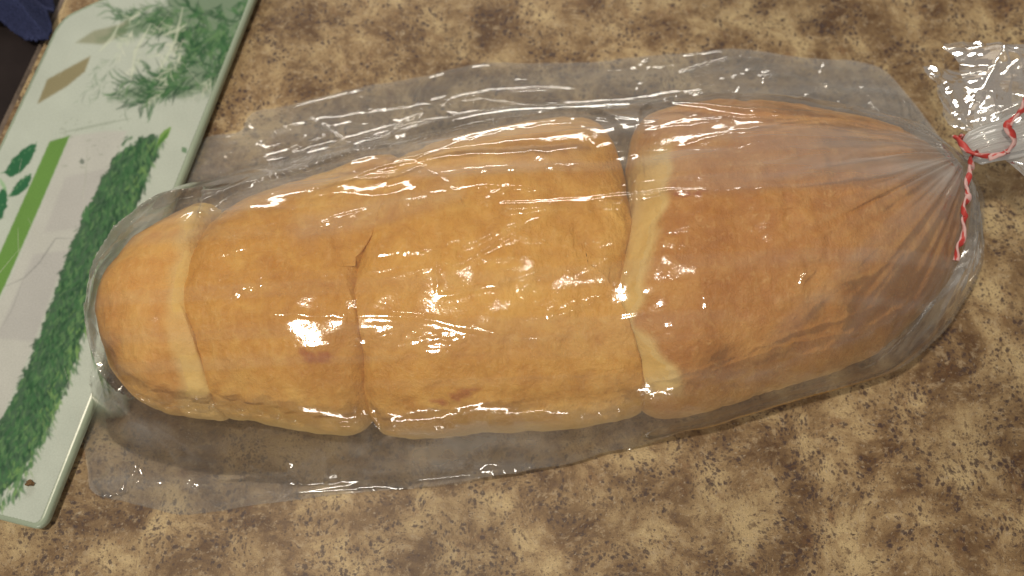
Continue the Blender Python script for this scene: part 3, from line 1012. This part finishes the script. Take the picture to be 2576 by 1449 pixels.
# creases of the film: traced lines, height in mm, half width in mm
CRE = [
    ([(560, 470), (700, 425), (830, 382), (1050, 318), (1200, 304), (1300, 290), (1450, 283), (1600, 275), (1900, 277), (2200, 300), (2350, 345)], 2.6, 1.5),
    ([(900, 430), (1080, 385), (1200, 345), (1350, 312), (1500, 300), (1700, 305)], 1.8, 1.2),
    ([(960, 480), (1050, 425), (1150, 408), (1300, 402), (1400, 395), (1500, 375), (1560, 365)], 2.4, 1.6),
    ([(1060, 440), (1150, 432), (1300, 422), (1420, 420), (1500, 418)], 1.6, 2.0),
    ([(780, 575), (900, 540), (1000, 512), (1090, 500)], 2.0, 1.1),
    ([(1180, 520), (1300, 524), (1420, 515), (1520, 506), (1640, 488), (1900, 480), (2200, 450), (2380, 410)], 2.0, 1.1),
    ([(1100, 690), (1200, 640), (1300, 580), (1400, 528), (1480, 500)], 1.1, 0.9),
    ([(1155, 625), (1240, 588), (1330, 560)], 1.1, 1.2),
    ([(1040, 415), (1110, 450), (1150, 495), (1168, 545)], 1.4, 0.9),
    ([(1215, 525), (1245, 490), (1285, 468)], 1.6, 1.4),
    ([(1300, 740), (1350, 712), (1430, 668), (1500, 622)], 1.0, 1.1),
    ([(1305, 735), (1340, 720), (1355, 750)], 1.2, 2.2),
    ([(1395, 770), (1392, 800), (1440, 782), (1520, 748)], 1.2, 1.2),
    ([(1090, 750), (1250, 715), (1400, 668)], 0.8, 1.0),
    ([(1100, 500), (1101, 620), (1100, 750)], 0.9, 0.7),
    ([(860, 640), (980, 636), (1110, 628)], 0.8, 0.9),
    ([(860, 795), (1050, 800), (1250, 845), (1500, 880), (1700, 900)], 0.8, 1.0),
    ([(310, 800), (450, 798), (700, 792), (900, 800)], 0.7, 1.0),
    ([(300, 760), (420, 690), (560, 640), (760, 590)], 0.7, 1.0),
    ([(290, 830), (420, 850), (600, 870)], 0.6, 1.0),
    ([(580, 740), (610, 728), (645, 722)], 1.3, 1.2),
    ([(650, 700), (662, 720)], 1.5, 1.4),
    ([(560, 760), (600, 740)], 0.8, 0.9),
    ([(760, 500), (830, 498), (870, 470)], 1.2, 1.6),
    ([(930, 500), (980, 500), (1060, 470)], 1.3, 1.4),
    ([(2015, 738), (2018, 700), (2050, 672), (2058, 648), (2045, 640)], 1.1, 0.9),
    ([(2045, 640), (2042, 665), (2020, 690)], 0.9, 0.7),
    ([(1770, 745), (1776, 780)], 1.0, 1.0),
    ([(1700, 190), (1760, 172), (1850, 152), (1930, 155)], 2.4, 1.3),
    ([(1890, 188), (1990, 193), (2040, 200), (2120, 226), (2215, 232), (2290, 272), (2350, 315), (2415, 375)], 2.8, 1.4),
    ([(980, 330), (1030, 305), (1070, 290)], 1.8, 1.2),
    ([(560, 430), (700, 400), (900, 350), (1100, 300)], 1.4, 1.6),
    ([(440, 520), (600, 480), (800, 430), (1000, 380)], 1.4, 1.6),
    ([(620, 300), (640, 350), (670, 400)], 1.8, 1.6),
    ([(540, 400), (600, 385), (640, 370), (680, 380)], 1.8, 1.6),
    ([(690, 400), (760, 370), (770, 340)], 1.2, 1.4),
    ([(1000, 1135), (1100, 1128), (1190, 1126), (1230, 1150)], 2.2, 1.0),
    ([(860, 1192), (1000, 1190), (1090, 1183), (1165, 1165)], 2.2, 1.2),
    ([(1170, 1155), (1300, 1118), (1400, 1090), (1500, 1065)], 3.0, 1.8),
    ([(1050, 1204), (1200, 1196), (1300, 1180), (1400, 1150), (1520, 1118), (1640, 1085)], 2.8, 1.5),
    ([(730, 1186), (775, 1172), (815, 1160)], 2.4, 1.2),
    ([(730, 1186), (790, 1196), (860, 1208)], 2.2, 1.2),
    ([(880, 1095), (1100, 1080), (1300, 1062), (1560, 1040), (1800, 1030)], 1.2, 1.0),
    ([(1000, 1110), (1200, 1090), (1450, 1080), (1640, 1060)], 1.2, 0.9),
    ([(226, 1240), (290, 1180)], 2.4, 1.4), ([(226, 1240), (330, 1196)], 2.4, 1.3), ([(228, 1242), (330, 1222), (420, 1215)], 1.8, 1.2),
    ([(226, 1240), (215, 1160)], 1.6, 1.0), ([(300, 1010), (350, 1060), (400, 1080)], 1.6, 1.4),
    ([(380, 1060), (460, 1110), (520, 1170), (600, 1160)], 1.4, 1.4),
    ([(465, 1210), (500, 1235)], 1.8, 1.2), ([(440, 1130), (455, 1160), (520, 1165)], 1.6, 1.3),
    ([(1640, 992), (1800, 1008), (1960, 1025)], 0.9, 0.8), ([(1700, 955), (1880, 925), (2060, 860)], 0.7, 0.9),
    ([(2268, 910), (2310, 850), (2380, 780), (2440, 690), (2470, 600)], 1.6, 1.0),
    ([(1120, 1110), (1250, 1085), (1400, 1090)], 1.0, 0.8),
    ([(560, 1250), (760, 1235), (960, 1215)], 1.4, 1.4),
    ([(1030, 412), (1150, 398), (1300, 393), (1420, 385), (1520, 368)], 4.2, 4.5),
    ([(1080, 382), (1200, 350), (1330, 325), (1480, 308)], 3.0, 3.4),
    ([(760, 505), (850, 492), (960, 498), (1070, 475)], 2.6, 3.6),
    ([(1160, 1160), (1290, 1128), (1400, 1100), (1520, 1070), (1620, 1052)], 6.5, 4.6),
    ([(1000, 1196), (1180, 1188), (1300, 1168), (1420, 1135), (1560, 1095)], 6.0, 3.6),
    ([(860, 1150), (960, 1140), (1090, 1135), (1200, 1140)], 5.5, 3.4),
    ([(720, 1190), (790, 1176), (840, 1168)], 5.5, 3.0),
    ([(240, 1235), (300, 1205), (360, 1190)], 3.2, 2.6),
    ([(1880, 195), (2000, 200), (2120, 228), (2230, 246), (2310, 300)], 3.6, 3.0),
]
# many finer tension creases running with the film towards the neck
UPX = [300, 380, 480, 650, 900, 1200, 1700, 2000, 2200, 2310, 2370, 2436]
UPY = [690, 505, 390, 275, 218, 160, 132, 140, 162, 212, 288, 388]
LWX = [230, 440, 900, 1200, 1600, 1860, 2180, 2370, 2436]
LWY = [1240, 1285, 1228, 1194, 1116, 1048, 950, 820, 388]
rc = random.Random(21)
for k in range(115):
    up_ = k < 72
    vv = rc.uniform(0.12, 0.97) if up_ else rc.uniform(0.15, 0.95)
    sa = rc.uniform(330, 2150)
    sb = min(2425, sa + rc.uniform(160, 800))
    drift = rc.uniform(-0.16, 0.12)
    pts = []
    for q in np.linspace(0, 1, 9):
        sx = sa + (sb - sa) * q
        ax = 800 - (sx - 300) * 0.05 - 305 * smooth(sx, 1500, 2436)
        ot = np.interp(sx, UPX, UPY) if up_ else np.interp(sx, LWX, LWY)
        v2 = min(0.985, max(0.03, vv + drift * (q - 0.5) + 0.012 * math.sin(q * 9 + k)))
        pts.append((sx, ax + (ot - ax) * v2))
    fine_ = rc.random()
    soft_ = 1.0 if vv > 0.55 else 0.45                    # drawn tight where it lies on the loaf
    CRE.append((pts, (0.35 + 1.3 * fine_ ** 2) * soft_, rc.uniform(0.55, 1.1)))
for k in range(34):                                    # short cross crinkles in the slack rim
    sx = rc.uniform(420, 2300)
    ot = np.interp(sx, UPX, UPY) if k < 19 else np.interp(sx, LWX, LWY)
    ax = 800 - (sx - 300) * 0.05 - 305 * smooth(sx, 1500, 2436)
    v2 = rc.uniform(0.74, 0.97)
    yy = ax + (ot - ax) * v2
    an_ = rc.uniform(-1.2, 1.2)
    L = rc.uniform(14, 46)
    CRE.append(([(sx - L * math.cos(an_), yy - L * math.sin(an_)), (sx, yy + rc.uniform(-6, 6)), (sx + L * math.cos(an_), yy + L * math.sin(an_))], rc.uniform(0.6, 1.7), rc.uniform(0.7, 1.3)))
HW = np.zeros_like(X)
CR = np.zeros_like(X)
for P, hh, ww in CRE:
    P = np.array(P, float)
    Pw = onfilm(P[:, 0], P[:, 1])[:, :2]
    if len(Pw) > 2:
        Pw = spline(Pw, 5 * len(Pw), False)
    Pw = Pw + 0.0003 * RNG.randn(*Pw.shape)
    m = 0.010
    i0, i1 = np.searchsorted(xs, [Pw[:, 0].min() - m, Pw[:, 0].max() + m])
    j0, j1 = np.searchsorted(ys, [Pw[:, 1].min() - m, Pw[:, 1].max() + m])
    s = slice(i0, i1), slice(j0, j1)
    d, f = seg_dist(X[s], Y[s], Pw)
    ta = smooth(f, -0.02, 0.16) * smooth(1 - f, -0.02, 0.16)
    ta *= 0.85 + 0.25 * vnoise(f * 6 + hh * 7, ww * 31.0)
    g = np.exp(-(d / (ww * 0.001)) ** 1.5) * ta
    HW[s] = np.maximum(HW[s], 0.62 * hh * 0.001 * g)
    CR[s] = np.maximum(CR[s], np.exp(-(d / (ww * 0.0016)) ** 2) * ta * min(1, hh / 2))

# pleats running out of the gathered neck, dying away with distance
dxT, dyT = X - TIE[0], Y - TIE[1]
rT = np.hypot(dxT, dyT)
aT = np.arctan2(dyT, -dxT)                               # 0 = straight back along the loaf
pl = fbm(aT * 9 + 2.0, 0.6 * np.log(rT + 0.004), 3.0, 3) + 0.5 * vnoise(aT * 30, rT * 8, 1.0)
HP = 0.0032 * pl * smooth(rT, 0.002, 0.03) * np.exp(-rT / 0.055)
# long lengthwise tension lines everywhere
lx = X * 6
yc = Y - 0.10 * X * 0.3
ten = fbm(lx, yc * 210, 2.0, 3)
HT = 0.00022 * ten * (0.12 + 1.3 * smooth(H0 - HBf, 0.002, 0.008))
# slack film over the counter: crumpled, and soft low waves
slack = smooth(H0 - HBf, 0.003, 0.02) * smooth(EDf, 0.0, 0.006)
HC = 0.0016 * (1 + 1.1 * smooth(X, -0.06, -0.13)) * slack * crumple(X, Y, 110, 5, (x0, x1, y0, y1)) + 0.0012 * slack * fbm(X * 40, Y * 70, 0.5, 2)
HR = 0.00016 * crumple(X, Y, 200, 8, (x0, x1, y0, y1))
HR = HR + 0.0007 * np.exp(-((EDf - 0.0022) / 0.0009) ** 2) * smooth(fbm(X * 45, Y * 45, 6.0, 3), -0.1, 0.4)
fall = smooth(EDf, 0.0, 0.004)
HF = H0 + HW * (0.15 + 0.85 * fall) + (HP + HT + HC + HR) * fall
HF = np.maximum(HF, np.maximum(HBf + 0.0004, 0.0009))
# standing folds: the film doubles up into soft rolls along these traced lines
FOLDS = [
    ([(1120, 1178), (1290, 1146), (1400, 1121), (1520, 1092), (1650, 1070)], 12.5, 5.6, 4.2),
    ([(940, 1200), (1180, 1196), (1300, 1178), (1420, 1148), (1580, 1106)], 7.0, 4.4, 3.3),
    ([(840, 1156), (960, 1148), (1090, 1140), (1190, 1138), (1235, 1158)], 7.5, 3.0, 2.8),
    ([(735, 1186), (775, 1172), (830, 1160)], 6.0, 2.4, 2.2),
    ([(735, 1186), (790, 1196), (855, 1206)], 5.5, 2.2, 2.0),
    ([(232, 1238), (290, 1188)], 3.6, 1.4, 2.5), ([(232, 1240), (335, 1198)], 3.6, 1.4, 2.5), ([(234, 1242), (330, 1226)], 3.2, 1.3, 2.5),
    ([(1000, 330), (1100, 312), (1200, 303), (1300, 290), (1450, 283), (1600, 275), (1900, 277), (2150, 300)], 27.0, 5.5, 9.0),
    ([(1040, 415), (1150, 400), (1300, 396), (1400, 388), (1530, 366)], None, 4.0, 11.0),
    ([(1070, 385), (1200, 348), (1340, 322), (1480, 306)], None, 3.4, 8.0),
    ([(1180, 522), (1300, 522), (1420, 515), (1520, 506), (1660, 488)], None, 2.6, 5.0),
    ([(780, 576), (900, 541), (1000, 513), (1090, 500)], None, 2.4, 5.0),
]
for P, z0, hw, rho in FOLDS:
    P = np.array(P, float)
    if z0 is None:
        Pw = onfilm(P[:, 0], P[:, 1], 0.0011)
    else:
        zz_ = np.full(len(P), z0 * 0.001)
        Pw = np.stack([*at(P[:, 0], P[:, 1], zz_), zz_], -1)
    Pw = spline(Pw, 60, False) if len(Pw) > 2 else np.linspace(Pw[0], Pw[1], 20)
    m = 0.010
    i0, i1 = np.searchsorted(xs, [Pw[:, 0].min() - m, Pw[:, 0].max() + m])
    j0, j1 = np.searchsorted(ys, [Pw[:, 1].min() - m, Pw[:, 1].max() + m])
    s = slice(i0, i1), slice(j0, j1)
    d, f = seg_dist(X[s], Y[s], Pw[:, :2])
    zc = np.interp(f, np.linspace(0, 1, len(Pw)), Pw[:, 2]) - 0.009 * (1 - smooth(f, -0.02, 0.2)) - 0.009 * (1 - smooth(1 - f, -0.02, 0.2))
    tgt = zc - d ** 2 / (2 * rho * 0.001) - 0.004 * np.maximum(d / (hw * 0.001) - 1, 0)
    k_ = 0.0007                                          # soft union with the sheet
    hh_ = HF[s]
    HF[s] = np.maximum(hh_, tgt) + k_ * np.exp(-np.abs(hh_ - tgt) / k_) * 0.35
    CR[s] = np.maximum(CR[s], 0.55 * np.exp(-(d / (hw * 0.001)) ** 2) * (tgt > hh_ - 0.001))
# sealed border stands a touch proud
HF = np.where(INS, HF, rim_z(X, Y) - 0.0003)

contact = np.exp(-np.clip(HF - HBf - 0.0004, 0, 1) / 0.0012) * (HBf > 0.004)
hz = 0.05 + 0.07 * smooth(ten, 0.0, 0.5) + 0.16 * CR * (0.6 + 0.4 * vnoise(X * 300, Y * 300, 0)) * (1 - 0.75 * smooth(HBf, 0.040, 0.052))
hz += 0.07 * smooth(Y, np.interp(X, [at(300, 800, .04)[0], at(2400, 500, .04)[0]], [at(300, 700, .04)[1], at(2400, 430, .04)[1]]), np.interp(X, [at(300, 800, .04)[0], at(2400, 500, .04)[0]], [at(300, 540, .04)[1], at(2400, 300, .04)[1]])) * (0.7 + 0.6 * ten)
hz += slack * (0.015 + 0.17 * smooth(fbm(X * 34, Y * 90, 4.0, 5), -0.15, 0.45))
hz += 0.50 * np.exp(-rT / 0.030) * (0.55 + 0.45 * smooth(pl, -0.2, 0.5)) + 0.07 * np.exp(-rT / 0.08)
hz += 0.02 * np.exp(-EDf / 0.002)
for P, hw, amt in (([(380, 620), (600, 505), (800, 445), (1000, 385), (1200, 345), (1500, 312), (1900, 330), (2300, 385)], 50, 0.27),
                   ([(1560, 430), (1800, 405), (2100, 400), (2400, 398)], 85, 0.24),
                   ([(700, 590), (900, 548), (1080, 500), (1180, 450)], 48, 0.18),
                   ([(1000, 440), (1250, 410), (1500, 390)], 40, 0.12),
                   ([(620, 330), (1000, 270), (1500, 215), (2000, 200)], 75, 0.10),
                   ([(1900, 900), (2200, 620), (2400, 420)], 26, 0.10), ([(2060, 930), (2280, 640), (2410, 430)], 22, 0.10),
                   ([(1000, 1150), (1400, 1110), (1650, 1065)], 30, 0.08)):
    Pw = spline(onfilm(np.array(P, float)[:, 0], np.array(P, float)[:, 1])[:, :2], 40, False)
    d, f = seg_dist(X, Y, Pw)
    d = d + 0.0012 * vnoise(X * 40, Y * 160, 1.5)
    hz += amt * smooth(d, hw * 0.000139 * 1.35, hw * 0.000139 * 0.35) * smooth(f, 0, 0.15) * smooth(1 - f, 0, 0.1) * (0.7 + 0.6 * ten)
hz -= 0.05 * contact
hz = np.clip(hz, 0.03, 0.75)

bag = empty('plastic_bag', (float(TIE[0] - 0.2), float(TIE[1]), 0.0), 'clear plastic bread bag full of rolls, gathered and tied shut at its right end', 'plastic bag')
FILM = film_mat('clear_film')
# a masked grid whose rim is drawn onto the outline
cell = INS[:-1, :-1] & INS[1:, :-1] & INS[1:, 1:] & INS[:-1, 1:]
used = np.zeros(INS.shape, bool)
for a in (slice(0, -1), slice(1, None)):
    for b in (slice(0, -1), slice(1, None)):
        used[a, b] |= cell
inner = np.zeros(INS.shape, bool)
inner[1:-1, 1:-1] = cell[:-1, :-1] & cell[1:, :-1] & cell[1:, 1:] & cell[:-1, 1:]
rim = used & ~inner
XX, YY = X.copy(), Y.copy()
rp = np.argwhere(rim)
ox, oy = out_xy[:, 0], out_xy[:, 1]
for i, j in rp:
    k = np.argmin((ox - X[i, j]) ** 2 + (oy - Y[i, j]) ** 2)
    if (ox[k] - X[i, j]) ** 2 + (oy[k] - Y[i, j]) ** 2 < (3 * GS) ** 2:
        XX[i, j], YY[i, j] = ox[k], oy[k]
idx = -np.ones(INS.shape, int)
idx[used] = np.arange(used.sum())
I, J = np.nonzero(cell)
F = np.stack([idx[I, J], idx[I + 1, J], idx[I + 1, J + 1], idx[I, J + 1]], -1)
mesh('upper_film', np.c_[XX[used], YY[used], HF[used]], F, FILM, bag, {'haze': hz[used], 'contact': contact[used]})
# lower film, lying on the counter
o3 = out_xy[::4]
cc = np.array([out_xy[:, 0].mean(), out_xy[:, 1].mean()])
rr = np.r_[np.linspace(0.02, 0.92, 48), np.linspace(0.925, 1, 12)]
rz3 = rim_z(o3[:, 0], o3[:, 1]) - 0.0012
LV = np.stack([np.c_[cc + (o3 - cc) * k, 0.00045 + 0.0002 * (1 + vnoise((cc + (o3 - cc) * k)[:, 0] * 60, (cc + (o3 - cc) * k)[:, 1] * 60)) + rz3 * smooth(k, 0.93, 1.0)] for k in rr]).reshape(-1, 3)
mesh('lower_film', LV, grid_faces(60, len(o3), wrap_v=True), FILM, bag, {'haze': np.full(len(LV), 0.10), 'contact': np.zeros(len(LV))})

# neck: a short pleated roll of gathered film just past the tie
nk = spline([(*at(2428, 384, TZ - 0.001), TZ - 0.001), (*at(2450, 372, TZ + 0.002), TZ + 0.002), (*at(2490, 358, TZ + 0.005), TZ + 0.005), (*at(2530, 348, TZ + 0.006), TZ + 0.006), (*at(2570, 335, TZ + 0.005), TZ + 0.005)], 60, False)
t_ = np.linspace(0, 1, 60)
NA = 120
tv, tf, ta_, ts_ = tube(nk, 0.0058 + 0.0022 * t_, 0.0042 + 0.001 * t_, n=NA, caps=False)
tv = tv.reshape(60, NA, 3)
kk = 1 + 0.22 * vnoise(np.cos(ta_) * 5, np.sin(ta_) * 5, ts_ * 8).reshape(60, NA) + 0.10 * vnoise(np.cos(ta_) * 13, np.sin(ta_) * 13, ts_ * 12).reshape(60, NA)
kk *= (0.62 + 0.38 * smooth(t_, 0.0, 0.18))[:, None]
tv = nk[:, None, :] + (tv - nk[:, None, :]) * kk[..., None]
nh = (0.88 - 0.30 * t_)[:, None] + 0.12 * vnoise(np.cos(ta_) * 9, np.sin(ta_) * 9, ts_ * 12).reshape(60, NA)
mesh('neck', tv.reshape(-1, 3), grid_faces(60, NA, wrap_v=True), FILM, bag, {'haze': nh.ravel(), 'contact': np.zeros(60 * NA)})

# tail: the open end fanning out past the tie, two crumpled layers
def tail(z_off, seed, name, lo_, hi_):
    na, nr = 150, 130
    u = np.linspace(0, 1, na)
    v = np.linspace(0, 1, nr)
    U, Vv = np.meshgrid(u, v, indexing='ij')
    ph = R(lo_) + (R(hi_) - R(lo_)) * U + 0.10 * fbm(Vv * 3.0, U * 2.0, seed * 1.7, 2) * Vv
    root = np.array(at(2455, 372, TZ))
    sp_ = np.maximum(np.sin(ph), 0.0)
    rad = 0.004 + Vv * np.minimum(0.047 / np.maximum(sp_, 0.05) * (1 + 0.10 * fbm(U * 7, seed * 1.0, 0.0, 3)), 0.085)
    x_ = root[0] + 0.006 * (1 - U) + rad * np.cos(ph) - 0.006 * U * smooth(Vv, 0.0, 0.4)
    y_ = root[1] + rad * np.sin(ph)
    z_ = TZ + z_off * smooth(Vv, 0, 0.3) - 0.012 * Vv ** 1.3
    z_ = z_ + 0.0080 * (np.sin(ph * 4 + seed) + 0.25 * fbm(ph * 6, Vv * 2, seed * 1.0, 3)) * smooth(Vv, 0, 0.5) * (1 - 0.4 * Vv)
    ext = (x_.min(), x_.max(), y_.min(), y_.max())
    z_ = z_ + 0.0080 * crumple(x_, y_, 120, seed, ext) * smooth(Vv, 0.02, 0.35) + 0.0015 * fbm(x_ * 120, y_ * 120, seed, 3)
    hz_ = 0.17 + 0.50 * np.exp(-Vv / 0.18) + 0.10 * smooth(fbm(x_ * 90, y_ * 90, seed + 3.0, 3), 0.05, 0.4)
    mesh(name, np.stack([x_, y_, z_], -1).reshape(-1, 3), grid_faces(na, nr), FILM, bag, {'haze': hz_.ravel(), 'contact': np.zeros(na * nr)})


tail(0.006, 3, 'tail', -50, 84)
tail(-0.006, 12, 'tail', -44, 88)

# ------------------------------------------------------------------ twist tie
def stripe_mat():
    m, nt, out = new_mat('striped_paper')
    x = NT(nt)
    tc = x.n('ShaderNodeTexCoord').outputs['Object']
    a = x.attr('stripe').outputs['Fac']
    wob = x.math('ADD', a, x.math('MULTIPLY', x.math('SUBTRACT', x.noise(tc, 500, 3), 0.5), 0.55))
    c = x.mix(x.step(wob, 0.42, 0.58), (0.52, 0.34, 0.34), (0.43, 0.042, 0.038))
    principled(x, out, c, 0.5, x.bump(x.noise(tc, 1200, 3), 0.4, 0.0004), 0.4)
    return m


STR = stripe_mat()
tie = empty('twist_tie', (float(TIE[0]), float(TIE[1]), TZ), 'red and white striped twist tie wound round the gathered neck of the bag', 'twist tie')


def ribbon(name, pts, ra, rb, twist, ph, jag=0.0, reds=((0, 0.75), (1, 0.75))):
    P = spline(pts, 90, False)
    if jag:
        P = P + jag * np.stack([vnoise(np.arange(90) * 0.16, ph), vnoise(np.arange(90) * 0.16, ph + 3), vnoise(np.arange(90) * 0.16, ph + 6)], -1)
    k = np.linspace(0, 1, 90)
    wr = 1 + 0.18 * vnoise(k * 14, ph + 9.0)
    tv, tf, an, ss = tube(P, ra * wr, rb * wr, twist, n=14)
    red = np.interp(ss / ss.max(), [q[0] for q in reds], [q[1] for q in reds])
    st = 0.12 + red * 0.68 - 0.22 * np.cos(an * 2.0) + 0.42 * vnoise(ss * 360, np.cos(an) * 2.5, ph)
    st = np.clip(st, 0, 1)
    return mesh(name, tv, tf, STR, tie, {'stripe': st})


def tp(px, py, z):
    x_, y_ = at(px, py, z)
    return (float(x_), float(y_), z)


hang = [(2462, 386), (2446, 400), (2438, 440), (2433, 490), (2420, 532), (2427, 548), (2420, 590), (2410, 625), (2404, 656)]
fp = onfilm(np.array([p[0] for p in hang], float), np.array([p[1] for p in hang], float), 0.0035)
hp_ = []
for k, (p, q) in enumerate(zip(hang, fp)):
    z = max(q[2], TZ + 0.006 - 0.0022 * k)
    hp_.append(tp(p[0], p[1], z))
ribbon('twisted_end', hp_, 0.0011, 0.00065, 330, 0.6, 0.0009, ((0, 0.8), (0.10, 0.8), (0.17, 0.35), (0.27, 0.3), (0.31, 0.75), (0.35, 0.2), (0.52, 0.25), (0.56, 0.75), (0.72, 0.7), (0.76, 0.25), (0.84, 0.2), (0.88, 0.75), (0.94, 0.7), (1, 0.3)))
ribbon('twisted_end', [tp(2490, 392, TZ + 0.009), tp(2525, 385, TZ + 0.011), tp(2543, 365, TZ + 0.013), tp(2548, 345, TZ + 0.014), tp(2538, 322, TZ + 0.016), tp(2556, 292, TZ + 0.018), tp(2585, 255, TZ + 0.020), tp(2610, 225, TZ + 0.020)], 0.0017, 0.0008, 200, 2.2, 0.0007, ((0, 0.4), (0.3, 0.35), (0.4, 0.75), (1, 0.8)))
# the loop round the neck
lp = [tp(2408, 345, TZ - 0.001), tp(2416, 362, TZ + 0.003), tp(2432, 380, TZ + 0.006), tp(2458, 392, TZ + 0.008), tp(2490, 394, TZ + 0.008), tp(2520, 386, TZ + 0.006), tp(2535, 372, TZ + 0.001), tp(2500, 360, TZ - 0.006), tp(2440, 345, TZ - 0.008), tp(2408, 345, TZ - 0.001)]
ribbon('loop', lp, 0.00125, 0.00065, 260, 0.0, 0.0006, ((0, 0.85), (0.25, 0.8), (0.35, 0.45), (0.5, 0.6), (1, 0.7)))
